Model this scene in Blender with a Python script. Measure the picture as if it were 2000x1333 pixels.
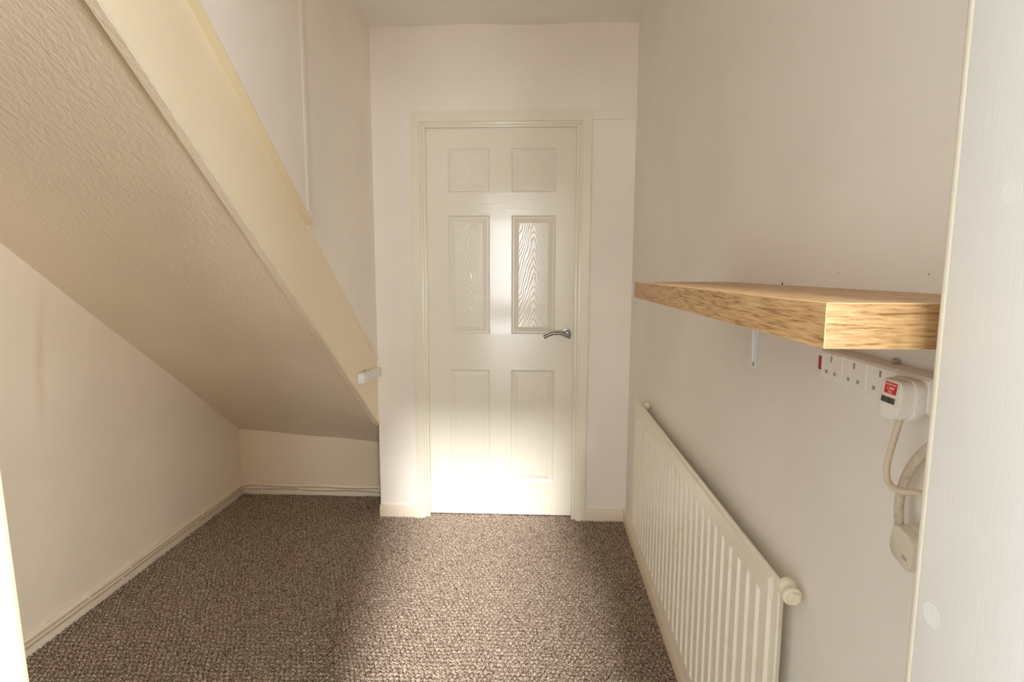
import bpy, bmesh, math, random
import numpy as np
from mathutils import Vector, Matrix

for o in list(bpy.data.objects):
    bpy.data.objects.remove(o, do_unlink=True)
sc = bpy.context.scene
COL = sc.collection

# ------------------------------------------------------------------ camera
F_PX = 1115.39
CAM_H = 1.27351
RT = Vector((0.99901817, 0.04422121, 0.0026804))
UP = Vector((-0.00805012, 0.12170245, 0.99253398))
FW = Vector((-0.04356484, 0.99158106, -0.12193895))
cam_d = bpy.data.cameras.new('camera')
cam = bpy.data.objects.new('camera', cam_d)
COL.objects.link(cam)
m = Matrix((RT, UP, -FW)).transposed().to_4x4()
m.translation = Vector((0, 0, CAM_H))
cam.matrix_world = m
cam_d.sensor_width = 36.0
cam_d.lens = F_PX * 36.0 / 2000.0
cam_d.clip_start = 0.02
sc.camera = cam

# ------------------------------------------------------------------ view, sky, sun, daylight
sc.view_settings.view_transform = 'Standard'
sc.view_settings.look = 'None'
sc.view_settings.gamma = 1.0
sc.view_settings.use_curve_mapping = False
sc.view_settings.exposure = 0.88
sc.cycles.use_denoising = True
sc.cycles.max_bounces = 24
sc.cycles.diffuse_bounces = 14
sc.cycles.glossy_bounces = 6

world = bpy.data.worlds.new('overcast_sky')
sc.world = world
world.use_nodes = True
bg = world.node_tree.nodes['Background']
bg.inputs[0].default_value = (0.90, 0.95, 1.0, 1)
bg.inputs[1].default_value = 1.0

def lamp(name, kind, loc, direction, energy, color):
    d = bpy.data.lights.new(name, kind)
    d.energy = energy
    d.color = color
    o = bpy.data.objects.new(name, d)
    COL.objects.link(o)
    o.location = loc
    o.rotation_euler = Vector(direction).to_track_quat('-Z', 'Y').to_euler()
    return o

# hazy sun through the roof light of the outer room, behind and to the right of the camera
SUN = lamp('hazy_sun', 'SUN', (0.6, -4, 4.5), (-0.075, 1.0, -0.64), 2.8, (1.0, 0.99, 0.98))
SUN.data.angle = math.radians(8.5)
# daylight at the big window of the outer room
WIN = lamp('window_daylight', 'AREA', (-0.475, -4.10, 1.14), (0, 1, 0), 44.0, (0.92, 0.965, 1.0))
WIN.data.shape = 'RECTANGLE'
WIN.data.size = 0.95
WIN.data.size_y = 2.1
# fill light at an added rear window, to the right
FILL_REAR = lamp('rear_window_daylight', 'AREA', (1.25, -4.10, 1.45), (0, 1, 0), 60.0, (0.92, 0.965, 1.0))
FILL_REAR.data.shape = 'RECTANGLE'
FILL_REAR.data.size = 0.95
FILL_REAR.data.size_y = 1.4
# fill light at an added side window, reaching the left of the room
FILL_SIDE = lamp('side_window_daylight', 'AREA', (2.00, -1.30, 1.55), (-1, 0, 0), 120.0, (0.93, 0.97, 1.0))
FILL_SIDE.data.shape = 'RECTANGLE'
FILL_SIDE.data.size = 1.8
FILL_SIDE.data.size_y = 1.3

# ------------------------------------------------------------------ dimensions
D = 2.831        # door wall
D2 = 3.096       # back wall of the alcove under the stairs
XL = -0.809      # stringer / upper left wall
XS = -1.691      # left wall under the stairs
XR = 0.462       # right wall
ZC = 2.42        # ceiling
YF = 0.46        # room face of the wall the camera looks through
YB = 0.30        # other face of that wall
JR, JL = 0.311, -0.464
SL = 0.727       # stair slope

# ------------------------------------------------------------------ materials
def srgb(r, g, b):
    f = lambda c: (c / 255 / 12.92) if c / 255 <= 0.04045 else ((c / 255 + 0.055) / 1.055) ** 2.4
    return (f(r), f(g), f(b), 1)

def new_mat(name, color, rough=0.6, metal=0.0, spec=0.5):
    mt = bpy.data.materials.new(name)
    mt.use_nodes = True
    b = mt.node_tree.nodes['Principled BSDF']
    b.inputs['Base Color'].default_value = color
    b.inputs['Roughness'].default_value = rough
    b.inputs['Metallic'].default_value = metal
    b.inputs['Specular IOR Level'].default_value = spec
    return mt

class NT:
    def __init__(self, mt):
        self.t = mt.node_tree
        self.b = self.t.nodes['Principled BSDF']
    def n(self, kind, **kw):
        nd = self.t.nodes.new(kind)
        for k, v in kw.items():
            if k.startswith('i_'):
                key = k[2:].replace('_', ' ')
                nd.inputs[int(key) if key.isdigit() else key].default_value = v
            else:
                setattr(nd, k, v)
        return nd
    def l(self, a, b):
        self.t.links.new(a, b)
    def coords(self, scale=(1, 1, 1)):
        tc = self.n('ShaderNodeTexCoord')
        mp = self.n('ShaderNodeMapping')
        mp.inputs['Scale'].default_value = scale
        self.l(tc.outputs['Object'], mp.inputs['Vector'])
        return mp.outputs['Vector']
    def noise(self, vec, scale, detail=3, rough=0.5):
        nd = self.n('ShaderNodeTexNoise')
        nd.inputs['Scale'].default_value = scale
        nd.inputs['Detail'].default_value = detail
        nd.inputs['Roughness'].default_value = rough
        self.l(vec, nd.inputs['Vector'])
        return nd.outputs['Fac']
    def ramp(self, fac, stops):
        r = self.n('ShaderNodeValToRGB')
        el = r.color_ramp.elements
        while len(el) < len(stops):
            el.new(0.5)
        for e, (p, c) in zip(el, stops):
            e.position = p
            e.color = c
        self.l(fac, r.inputs['Fac'])
        return r.outputs['Color']
    def bump(self, height, strength, dist, prev=None):
        bp = self.n('ShaderNodeBump')
        bp.inputs['Strength'].default_value = strength
        bp.inputs['Distance'].default_value = dist
        self.l(height, bp.inputs['Height'])
        if prev is not None:
            self.l(prev, bp.inputs['Normal'])
        self.l(bp.outputs['Normal'], self.b.inputs['Normal'])
        return bp.outputs['Normal']
    def math(self, op, a, b=None, clamp=False):
        nd = self.n('ShaderNodeMath', operation=op, use_clamp=clamp)
        for i, v in enumerate((a, b)):
            if v is None:
                continue
            if isinstance(v, (int, float)):
                nd.inputs[i].default_value = v
            else:
                self.l(v, nd.inputs[i])
        return nd.outputs[0]

def scaled(c, k):
    return (min(1, c[0] * k), min(1, c[1] * k), min(1, c[2] * k), 1)

def wall_paint(name, color, grain=260, strength=0.35, dist=0.0012, rough=0.55, stretch=(1, 1, 1), mottle=0.04):
    mt = new_mat(name, color, rough, spec=0.25)
    t = NT(mt)
    v = t.coords(stretch)
    col = t.ramp(t.noise(t.coords(), 2.2, 4), [(0.3, scaled(color, 1 - mottle)), (0.7, scaled(color, 1 + mottle))])
    t.l(col, t.b.inputs['Base Color'])
    n1 = t.bump(t.noise(v, grain, 3, 0.6), strength, dist)
    t.bump(t.noise(t.coords(), 9, 2), 0.25, 0.004, n1)
    return mt

CREAM = srgb(238, 226, 206)
M = {}
M['wall'] = wall_paint('cream_wall_paint', srgb(246, 239, 229))
M['wall_right'] = wall_paint('right_wall_paint', srgb(238, 235, 231), grain=300, strength=0.3)
M['alcove'] = wall_paint('alcove_paint', srgb(236, 219, 192))
M['ceiling'] = wall_paint('ceiling_paint', srgb(243, 241, 237), grain=180, strength=0.5)
M['soffit'] = wall_paint('textured_soffit_paint', srgb(239, 224, 199), grain=80, strength=0.9, dist=0.004, stretch=(1.0, 0.55, 0.55))
M['outer'] = new_mat('outer_room_paint', srgb(205, 203, 198), 0.7)
M['outer_floor'] = new_mat('outer_room_floor', srgb(140, 130, 118), 0.5)

# left wall with the brown drip stain
M['wall_left'] = wall_paint('left_wall_paint', srgb(239, 226, 205), grain=240, strength=0.25)
t = NT(M['wall_left'])
src = t.b.inputs['Base Color'].links[0].from_socket
tc = t.n('ShaderNodeTexCoord')
sp = t.n('ShaderNodeSeparateXYZ')
t.l(tc.outputs['Object'], sp.inputs[0])
wob = t.math('MULTIPLY', t.math('SUBTRACT', t.noise(t.coords((1, 1, 1)), 5, 2), 0.5), 0.05)
yc = t.math('ADD', t.math('MULTIPLY', t.math('SUBTRACT', sp.outputs['Z'], 1.0), 0.12), 1.855)
dy = t.math('ABSOLUTE', t.math('SUBTRACT', t.math('ADD', sp.outputs['Y'], wob), yc))
band = t.math('SUBTRACT', 1.0, t.math('DIVIDE', dy, 0.028), True)
vz = t.math('SUBTRACT', 1.0, t.math('DIVIDE', t.math('ABSOLUTE', t.math('SUBTRACT', sp.outputs['Z'], 0.98)), 0.30), True)
mask = t.math('MULTIPLY', t.math('MULTIPLY', band, vz), t.math('MULTIPLY', t.noise(t.coords((1, 1, 0.35)), 24, 3), 0.5))
mx = t.n('ShaderNodeMix', data_type='RGBA')
t.l(mask, mx.inputs['Factor'])
t.l(src, mx.inputs['A'])
mx.inputs['B'].default_value = srgb(190, 140, 80)
t.l(mx.outputs['Result'], t.b.inputs['Base Color'])

def gloss(name, color, rough=0.22, grain=(60, 60, 6), strength=0.12):
    mt = new_mat(name, color, rough, spec=0.5)
    t = NT(mt)
    t.bump(t.noise(t.coords(grain), 6, 3), strength, 0.0015)
    return mt

GLOSS = srgb(242, 236, 217)
M['gloss_v'] = gloss('cream_gloss_vertical_brush', GLOSS)
M['gloss_h'] = gloss('cream_gloss_horizontal_brush', GLOSS, grain=(6, 60, 60))
M['stringer'] = gloss('cream_satin_stringer', srgb(243, 228, 198), 0.4, (8, 8, 8), 0.08)
M['trim'] = gloss('cream_satin_trim', srgb(238, 228, 204), 0.35, (10, 10, 10), 0.08)
M['jamb'] = gloss('white_brushed_gloss', srgb(228, 229, 228), 0.35, (70, 70, 3), 0.10)
M['bead'] = gloss('aged_cream_gloss', srgb(214, 207, 190))
M['cream_bead'] = gloss('cream_gloss_bead', srgb(226, 214, 172))
M['cap'] = gloss('yellowed_satin', srgb(228, 212, 178), 0.4, (8, 8, 8), 0.08)
M['skirting'] = gloss('painted_skirting', srgb(240, 228, 206), 0.45, (10, 10, 30), 0.12)

def door_grain(name, kind):
    mt = new_mat(name, srgb(242, 236, 220), 0.11, spec=0.6)
    t = NT(mt)
    if kind == 'cathedral':
        tc = t.n('ShaderNodeTexCoord')
        sp = t.n('ShaderNodeSeparateXYZ')
        t.l(tc.outputs['Object'], sp.inputs[0])
        wob = t.noise(t.coords((1, 1, 0.6)), 22, 3)
        x = t.math('ADD', sp.outputs['X'], t.math('MULTIPLY', t.math('SUBTRACT', wob, 0.5), 0.022))
        h = t.math('ADD', t.math('MULTIPLY', t.math('SQRT', t.math('ADD', t.math('MULTIPLY', x, x), 0.00009)), 3.6), sp.outputs['Z'])
        h = t.math('ADD', h, t.math('MULTIPLY', t.noise(t.coords((1, 1, 0.5)), 16, 2), 0.12))
        s = t.math('SINE', t.math('MULTIPLY', h, 150.0))
        s = t.math('POWER', t.math('ADD', t.math('MULTIPLY', s, 0.5), 0.5), 12.0)
        t.bump(s, 0.42, 0.0014)
    elif kind == 'h':
        t.bump(t.noise(t.coords((9, 1, 170)), 1.0, 4, 0.65), 0.28, 0.0014)
    else:
        t.bump(t.noise(t.coords((170, 1, 7)), 1.0, 4, 0.65), 0.16, 0.0012)
    return mt

M['door_v'] = door_grain('door_gloss_vertical_grain', 'v')
M['door_h'] = door_grain('door_gloss_horizontal_grain', 'h')
M['door_panel'] = door_grain('door_gloss_cathedral_grain', 'cathedral')
M['steel'] = new_mat('brushed_steel', srgb(150, 146, 140), 0.32, 1.0)
t = NT(M['steel'])
t.bump(t.noise(t.coords((300, 40, 40)), 2, 2), 0.08, 0.0005)
M['zinc'] = new_mat('zinc_screw', srgb(190, 192, 195), 0.38, 1.0)
M['dark'] = new_mat('dark_hole', srgb(78, 66, 54), 0.8)
M['slot'] = new_mat('socket_slot_grey', srgb(158, 158, 158), 0.6)
M['radiator'] = new_mat('radiator_enamel', srgb(240, 235, 220), 0.33, spec=0.5)
t = NT(M['radiator'])
rc = t.ramp(t.noise(t.coords((1, 1, 1)), 14, 5, 0.7), [(0.28, srgb(226, 216, 190)), (0.42, srgb(240, 235, 220))])
t.l(rc, t.b.inputs['Base Color'])
M['valve'] = new_mat('valve_paint', srgb(238, 230, 208), 0.35)
M['plastic'] = new_mat('white_plastic', srgb(238, 236, 232), 0.35)
t = NT(M['plastic'])
pc = t.ramp(t.noise(t.coords(), 140, 4, 0.6), [(0.25, srgb(226, 223, 217)), (0.45, srgb(238, 236, 232))])
t.l(pc, t.b.inputs['Base Color'])
M['plastic_old'] = new_mat('aged_grey_plastic', srgb(214, 206, 190), 0.45)
M['cord'] = new_mat('beige_cord', srgb(212, 200, 180), 0.5)
M['cord_dirty'] = new_mat('dusty_thick_cord', srgb(200, 188, 168), 0.7)
t = NT(M['cord_dirty'])
pc = t.ramp(t.noise(t.coords(), 160, 5, 0.7), [(0.32, srgb(176, 162, 142)), (0.52, srgb(206, 194, 176))])
t.l(pc, t.b.inputs['Base Color'])
M['cable'] = new_mat('painted_cable', srgb(200, 180, 152), 0.5)
M['clip'] = new_mat('white_cable_clip', srgb(244, 240, 232), 0.35)
M['red'] = new_mat('red_neon_lens', srgb(165, 12, 20), 0.25)
M['red_print'] = new_mat('red_print', srgb(215, 15, 25), 0.4)
M['white_print'] = new_mat('white_print', srgb(250, 240, 235), 0.4)
M['black_print'] = new_mat('black_print', srgb(70, 72, 68), 0.5)
M['grey_print'] = new_mat('grey_print', srgb(128, 120, 108), 0.5)
M['sticker'] = new_mat('white_sticker', srgb(236, 232, 226), 0.4)
M['bracket'] = new_mat('white_bracket_enamel', srgb(232, 234, 240), 0.35)

# oak laminate; grain runs along local Y (shelf length) or local X (end)
def oak(name, axis, tone=1.0):
    mt = new_mat(name, srgb(190, 145, 90), 0.42, spec=0.35)
    t = NT(mt)
    sc1 = {'y': (50, 4, 60), 'x': (7, 50, 60)}[axis]
    sc2 = {'y': (260, 19, 330), 'x': (30, 260, 330)}[axis]
    n1 = t.noise(t.coords(sc1), 2.2, 4, 0.6)
    n2 = t.noise(t.coords(sc2), 1.3, 3, 0.6)
    f = t.math('ADD', t.math('MULTIPLY', n1, 0.30), t.math('MULTIPLY', n2, 0.70))
    k = tone
    c = t.ramp(f, [(0.38, scaled(srgb(140, 102, 60), k)), (0.455, scaled(srgb(180, 140, 92), k)),
                   (0.54, scaled(srgb(198, 160, 110), k)), (0.63, scaled(srgb(208, 174, 128), k))])
    t.l(c, t.b.inputs['Base Color'])
    t.bump(f, 0.12, 0.0006)
    return mt
M['oak_y'] = oak('oak_laminate_long', 'y')
M['oak_x'] = oak('oak_laminate_end', 'x', 0.80)  # end face toned down to offset the strong daylight on it
M['oak_edge'] = new_mat('pale_laminate_edge', srgb(212, 180, 134), 0.5)

M['carpet'] = new_mat('flecked_loop_pile', srgb(130, 105, 85), 0.95, spec=0.08)
t = NT(M['carpet'])
vec = t.coords()
vor = t.n('ShaderNodeTexVoronoi')
vor.inputs['Scale'].default_value = 380
t.l(vec, vor.inputs['Vector'])
sepc = t.n('ShaderNodeSeparateColor')
t.l(vor.outputs['Color'], sepc.inputs[0])
cc = t.ramp(sepc.outputs[0], [(0.0, srgb(62, 48, 38)), (0.18, srgb(108, 89, 73)), (0.42, srgb(150, 131, 114)),
                              (0.68, srgb(178, 160, 143)), (0.9, srgb(202, 187, 171))])
t.l(cc, t.b.inputs['Base Color'])
t.bump(t.noise(vec, 520, 2, 0.6), 0.6, 0.003)

# ------------------------------------------------------------------ mesh helpers
def link(name, me, mats, parent=None, loc=None):
    o = bpy.data.objects.new(name, me)
    COL.objects.link(o)
    for mm in (mats if isinstance(mats, (list, tuple)) else [mats]):
        me.materials.append(mm)
    if loc is not None:
        o.location = loc
    if parent is not None:
        o.parent = parent
    return o

def from_bm(name, bm, mats, parent=None, loc=None, smooth=None):
    bmesh.ops.recalc_face_normals(bm, faces=bm.faces[:])
    me = bpy.data.meshes.new(name)
    bm.to_mesh(me)
    bm.free()
    if smooth:
        me.polygons.foreach_set('use_smooth', [True] * len(me.polygons))
        if smooth is not True:
            me.set_sharp_from_angle(angle=math.radians(smooth))
    return link(name, me, mats, parent, loc)

def add_box(bm, x0, x1, y0, y1, z0, z1, bev=0.0, seg=2, mat=0):
    r = bmesh.ops.create_cube(bm, size=1.0)
    vs = r['verts']
    for v in vs:
        v.co = Vector((x0 + (v.co.x + .5) * (x1 - x0), y0 + (v.co.y + .5) * (y1 - y0), z0 + (v.co.z + .5) * (z1 - z0)))
    fs = set(f for v in vs for f in v.link_faces)
    for f in fs:
        f.material_index = mat
    if bev > 0:
        es = list(set(e for v in vs for e in v.link_edges))
        bmesh.ops.bevel(bm, geom=es, offset=bev, segments=seg, affect='EDGES', profile=0.5)

def box(name, x0, x1, y0, y1, z0, z1, mat, parent=None, bev=0.0, seg=2):
    """box with its origin at its centre"""
    c = Vector(((x0 + x1) / 2, (y0 + y1) / 2, (z0 + z1) / 2))
    bm = bmesh.new()
    add_box(bm, x0 - c.x, x1 - c.x, y0 - c.y, y1 - c.y, z0 - c.z, z1 - c.z, bev, seg)
    return from_bm(name, bm, mat, parent, c, smooth=35 if bev else None)

def add_prism(bm, pts, x0, x1, axis='x', mat=0):
    """extrude a closed polygon; pts are the two other coordinates in order"""
    def mk(p, q):
        return {'x': (q, p[0], p[1]), 'y': (p[0], q, p[1]), 'z': (p[0], p[1], q)}[axis]
    a = [bm.verts.new(mk(p, x0)) for p in pts]
    b = [bm.verts.new(mk(p, x1)) for p in pts]
    n = len(pts)
    fs = [bm.faces.new(a), bm.faces.new(b[::-1])]
    for i in range(n):
        fs.append(bm.faces.new((a[i], b[i], b[(i + 1) % n], a[(i + 1) % n])))
    for f in fs:
        f.material_index = mat

def catmull(pts, n=10):
    P = [Vector(p) for p in pts]
    P = [P[0] * 2 - P[1]] + P + [P[-1] * 2 - P[-2]]
    out = []
    for i in range(1, len(P) - 2):
        for k in range(n):
            u = k / n
            a, b, c, d = P[i - 1], P[i], P[i + 1], P[i + 2]
            out.append(0.5 * ((2 * b) + (c - a) * u + (2 * a - 5 * b + 4 * c - d) * u * u + (3 * b - a - 3 * c + d) * u ** 3))
    out.append(P[-2])
    return out

def add_tube(bm, path, rad, sides=12, caps=True, flat=1.0, rounded=False):
    path = [Vector(p) for p in path]
    rs = rad if isinstance(rad, (list, tuple)) else [rad] * len(path)
    rings = []
    nrm = None
    for i, p in enumerate(path):
        tg = (path[min(i + 1, len(path) - 1)] - path[max(i - 1, 0)]).normalized()
        if nrm is None:
            nrm = tg.orthogonal().normalized()
            ref = Vector((1, 0, 0))
            if abs(tg.dot(ref)) < 0.9:
                nrm = (ref - tg * ref.dot(tg)).normalized()
        else:
            nrm = (nrm - tg * nrm.dot(tg)).normalized()
        bn = tg.cross(nrm)
        rings.append([bm.verts.new(p + nrm * math.cos(2 * math.pi * k / sides) * rs[i] * flat + bn * math.sin(2 * math.pi * k / sides) * rs[i]) for k in range(sides)])
    for a, b in zip(rings, rings[1:]):
        for k in range(sides):
            bm.faces.new((a[k], a[(k + 1) % sides], b[(k + 1) % sides], b[k]))
    if caps:
        bm.faces.new(rings[0][::-1])
        bm.faces.new(rings[-1])

def add_lathe(bm, prof, origin, axis, sides=24):
    """prof = [(radius, distance along axis)], closed at both ends"""
    ax = Vector(axis).normalized()
    u = ax.orthogonal().normalized()
    v = ax.cross(u)
    o = Vector(origin)
    rings = []
    for r, d in prof:
        rings.append([bm.verts.new(o + ax * d + (u * math.cos(2 * math.pi * k / sides) + v * math.sin(2 * math.pi * k / sides)) * max(r, 1e-5)) for k in range(sides)])
    for a, b in zip(rings, rings[1:]):
        for k in range(sides):
            bm.faces.new((a[k], a[(k + 1) % sides], b[(k + 1) % sides], b[k]))
    bm.faces.new(rings[0][::-1])
    bm.faces.new(rings[-1])

def empty(name, loc, parent=None):
    o = bpy.data.objects.new(name, None)
    o.empty_display_size = 0.05
    COL.objects.link(o)
    o.location = loc
    if parent:
        o.parent = parent
    return o

def adopt(child, parent):
    """parent keeping the child's place (parents here are unrotated)"""
    child.location = child.location - parent.location
    child.parent = parent
    return child

def thing(name, label, cat, loc, group=None):
    o = empty(name, loc)
    o['label'] = label
    o['category'] = cat
    if group:
        o['group'] = group
    return o

def tag(o, label, cat, group=None):
    o['label'] = label
    o['category'] = cat
    if group:
        o['group'] = group
    return o

def struct(o, label=None, cat=None):
    o['kind'] = 'structure'
    if label:
        o['label'] = label
        o['category'] = cat
    return o

# ================================================================== the setting
# ---- floor with loop pile
fl = empty('floor', (0, 0, 0))
struct(fl, 'brown flecked loop pile carpet fitted over the whole floor', 'floor')
box('floor_base', XS - 0.1, XR + 0.1, YB, D2 + 0.1, -0.12, -0.018, new_mat('subfloor_board', srgb(120, 95, 70), 0.8), fl)

def pile(name, x0, x1, y0, y1, step, seed):
    rng = np.random.default_rng(seed)
    xs = np.arange(x0, x1 + step, step)
    ys = np.arange(y0, y1 + step, step)
    X, Y = np.meshgrid(xs, ys)
    nx, ny = len(xs), len(ys)
    px, py = 0.0175, 0.0188
    # irregular rows of nubs, staggered, with slow drift
    wx = 0.004 * np.sin(Y * 9.0 + 1.3) + 0.003 * np.sin(Y * 23 + X * 5)
    wy = 0.004 * np.sin(X * 11.0) + 0.003 * np.sin(X * 27 + Y * 6)
    row = np.floor((Y + wy) / py)
    fy = (Y + wy) / py - row - 0.5
    fx = (X + wx) / px + 0.5 * (row % 2)
    cx = np.floor(fx)
    fx = fx - cx - 0.5
    rnd = np.sin(row * 127.1 + cx * 311.7) * 43758.5453
    rnd = rnd - np.floor(rnd)
    r2 = (fx * 1.80) ** 2 + (fy * 1.95) ** 2
    h = np.clip(1 - r2, 0, 1) ** 0.55 * (0.0108 + 0.0034 * rnd)
    h += rng.normal(0, 0.0011, X.shape)
    Z = -0.0128 + h
    jx = rng.normal(0, step * 0.15, X.shape)
    jy = rng.normal(0, step * 0.15, X.shape)
    co = np.stack([X + jx, Y + jy, Z], -1).reshape(-1, 3).astype(np.float32)
    idx = np.arange(nx * ny).reshape(ny, nx)
    q = np.stack([idx[:-1, :-1], idx[:-1, 1:], idx[1:, 1:], idx[1:, :-1]], -1).reshape(-1, 4)
    me = bpy.data.meshes.new(name)
    me.vertices.add(len(co))
    me.vertices.foreach_set('co', co.ravel())
    me.loops.add(q.size)
    me.loops.foreach_set('vertex_index', q.ravel().astype(np.int32))
    me.polygons.add(len(q))
    me.polygons.foreach_set('loop_start', np.arange(0, q.size, 4, dtype=np.int32))
    me.polygons.foreach_set('use_smooth', np.ones(len(q), dtype=bool))
    me.update(calc_edges=True)
    return me
me = pile('carpet_pile', XS - 0.005, XR - 0.005, YB + 0.02, D2, 0.0036, 3)
cp = link('carpet_pile', me, M['carpet'], fl)
cp['kind'] = 'stuff'

# ---- ceiling
def wavy_slab(name, x0, x1, y0, y1, z, up, mat, amp=0.004):
    bm = bmesh.new()
    nx, ny = 26, 30
    g = [[bm.verts.new((x0 + (x1 - x0) * i / nx, y0 + (y1 - y0) * j / ny,
                        z + amp * math.sin(i * 0.9 + j * 0.35) * math.cos(j * 0.6))) for i in range(nx + 1)] for j in range(ny + 1)]
    for j in range(ny):
        for i in range(nx):
            bm.faces.new((g[j][i], g[j + 1][i], g[j + 1][i + 1], g[j][i + 1]))
    o = from_bm(name, bm, mat, smooth=True)
    bm = bmesh.new()
    add_box(bm, x0, x1, y0, y1, z + 0.02, z + up)
    return o, bm
ceil, bm = wavy_slab('ceiling', XS - 0.1, XR + 0.1, YB, D + 0.35, ZC, 0.12, M['ceiling'])
struct(ceil)
from_bm('ceiling_slab', bm, M['ceiling'], ceil)

# ---- walls
struct(box('wall_right', XR, XR + 0.12, YB, D2 + 0.1, -0.1, ZC + 0.1, M['wall_right']))
wl_bm = bmesh.new()
add_box(wl_bm, XS - 0.12, XS, YB, D2 + 0.1, -0.1, ZC + 0.1)
wl = struct(from_bm('wall_left', wl_bm, M['wall_left']))
struct(box('wall_alcove', XS - 0.1, XL + 0.1, D2, D2 + 0.1, -0.1, ZC, M['alcove']))

bm = bmesh.new()
add_box(bm, XL, -0.585, D, D + 0.10, -0.05, ZC + 0.05)
add_box(bm, 0.218, XR + 0.05, D, D + 0.10, -0.05, ZC + 0.05)
add_box(bm, -0.585, 0.218, D, D + 0.10, 1.995, ZC + 0.05)
wb = struct(from_bm('wall_back', bm, M['wall']))
sg = box('stud_edge', XL - 0.005, XL + 0.002, D + 0.010, D2 - 0.001, 0.0, 0.56, new_mat('raw_board_edge', srgb(104, 80, 58), 0.9))  # dark strip put in for the shadow line behind the wall edge
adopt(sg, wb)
# room beyond the door, never seen: closed off so that no light leaks round the leaf
struct(box('wall_beyond', XL, XR + 0.1, D + 0.34, D + 0.38, -0.1, ZC, M['wall']))

def zs_top(y):          # top edge of the stringer
    return 1.430 + SL * (1.997 - y)
def zs_bot(y):          # lower front edge of the stringer
    return 0.966 + SL * (2.1665 - y)
def zs_sof(y):          # plaster soffit under the stairs
    return 0.372 + SL * (3.105 - y)

# upper left wall: a sloped polygon standing on the stringer
bm = bmesh.new()
y0, y1 = YB, D
pts = [(y1, zs_top(y1) - 0.01), (y1, ZC + 0.05), (y0, ZC + 0.05), (y0, min(ZC + 0.04, zs_top(y0) - 0.01))]
pts = [(y1, zs_top(y1) - 0.01), (y1, ZC + 0.05), (0.64, ZC + 0.05)]
add_prism(bm, pts, XL - 0.10, XL + 0.003)
ws = struct(from_bm('wall_stair', bm, M['wall']))
# thicker board on the upper part of that wall, its edge a faint vertical line, its underside overhanging the stringer
bm = bmesh.new()
add_prism(bm, [(1.985, zs_top(1.985)), (1.985, ZC + 0.03), (1.997 - (ZC + 0.03 - 1.430) / SL, ZC + 0.03)], XL, XL + 0.027)
es = [e for e in bm.edges if all(abs(v.co.y - 1.985) < 1e-5 and v.co.x > XL + 0.02 for v in e.verts)]
bmesh.ops.bevel(bm, geom=es, offset=0.006, segments=3, affect='EDGES')
from_bm('upper_board', bm, M['wall'], ws)
bm = bmesh.new()
add_box(bm, XL + 0.024, XL + 0.0285, 1.945, 1.979, 1.475, ZC + 0.01, 0.002, 2)
from_bm('joint_strip', bm, M['wall'], ws, smooth=60)

# ---- staircase seen from below
st = struct(empty('staircase', (XL, 2.0, 0.0)), 'underside of a cream painted staircase sloping down to the back corner', 'staircase')
def sl_prism(name, x0, x1, low, high, ya, yb, mat, parent, bev=0):
    """board that follows the stair slope between offsets low and high (functions of y)"""
    bm = bmesh.new()
    pts = [(ya, low(ya)), (yb, low(yb)), (yb, high(yb)), (ya, high(ya))]
    add_prism(bm, pts, x0, x1)
    if bev:
        es = [e for e in bm.edges if abs(e.verts[0].co.x - e.verts[1].co.x) < 1e-6 and abs(e.verts[0].co.y - e.verts[1].co.y) > 0.05]
        bmesh.ops.bevel(bm, geom=es, offset=bev, segments=2, affect='EDGES')
    return adopt(from_bm(name, bm, mat, smooth=30 if bev else None), parent)
YT = 0.50
sl_prism('stringer', XL - 0.020, XL, lambda y: zs_bot(y) + 0.0285, zs_top, YT, D, M['stringer'], st)
sl_prism('groove_back', XL - 0.022, XL - 0.016, lambda y: zs_bot(y) + 0.020, lambda y: zs_bot(y) + 0.030, YT, D, new_mat('grimy_groove', srgb(176, 150, 104), 0.8), st)  # back coloured darker so the groove reads as shaded
sl_prism('edge_bead', XL - 0.022, XL + 0.006, zs_bot, lambda y: zs_bot(y) + 0.023, YT, D + 0.002, [M['trim'], M['soffit']], st, 0.0025)
for p_ in bpy.data.objects['edge_bead'].data.polygons:
    if p_.normal.z < -0.5:
        p_.material_index = 1      # down-facing faces get the soffit material
sl_prism('cap_moulding', XL - 0.005, XL + 0.0275, lambda y: zs_top(y) - 0.003, lambda y: zs_top(y) + 0.0015, 0.66, 1.992, M['cap'], st)  # amber strip carrying the shade of the board's underside in its colour
sl_prism('cap_bead', XL - 0.01, XL + 0.007, lambda y: zs_top(y) - 0.004, lambda y: zs_top(y) + 0.009, 2.0, D, M['trim'], st, 0.002)
# soffit: slightly uneven plaster, curving over into the alcove wall
bm = bmesh.new()
nx, ny = 16, 40
random.seed(5)
rows = []
for j in range(ny + 1):
    y = 0.46 + (D2 + 0.01 - 0.46) * j / ny
    r = []
    for i in range(nx + 1):
        x = XS - 0.01 + (XL - 0.01 - XS + 0.01) * i / nx
        z = zs_sof(y) - 0.066 * (x - XS) / (XL - 0.022 - XS) + 0.0025 * math.sin(i * 0.8 + j * 0.45) - 0.004 * max(0, (y - 3.0) / 0.1) ** 2
        r.append(bm.verts.new((x, y, z)))
    rows.append(r)
for j in range(ny):
    for i in range(nx):
        bm.faces.new((rows[j][i], rows[j + 1][i], rows[j + 1][i + 1], rows[j][i + 1]))
sf = from_bm('soffit', bm, M['soffit'], smooth=True)
adopt(sf, st)
# treads' carcass above the soffit keeps the light out
sl_prism('stair_carcass', XS - 0.02, XL - 0.03, lambda y: zs_sof(y) + 0.03, lambda y: zs_sof(y) + 0.10, 0.40, D2 + 0.02, M['outer'], st)

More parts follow.
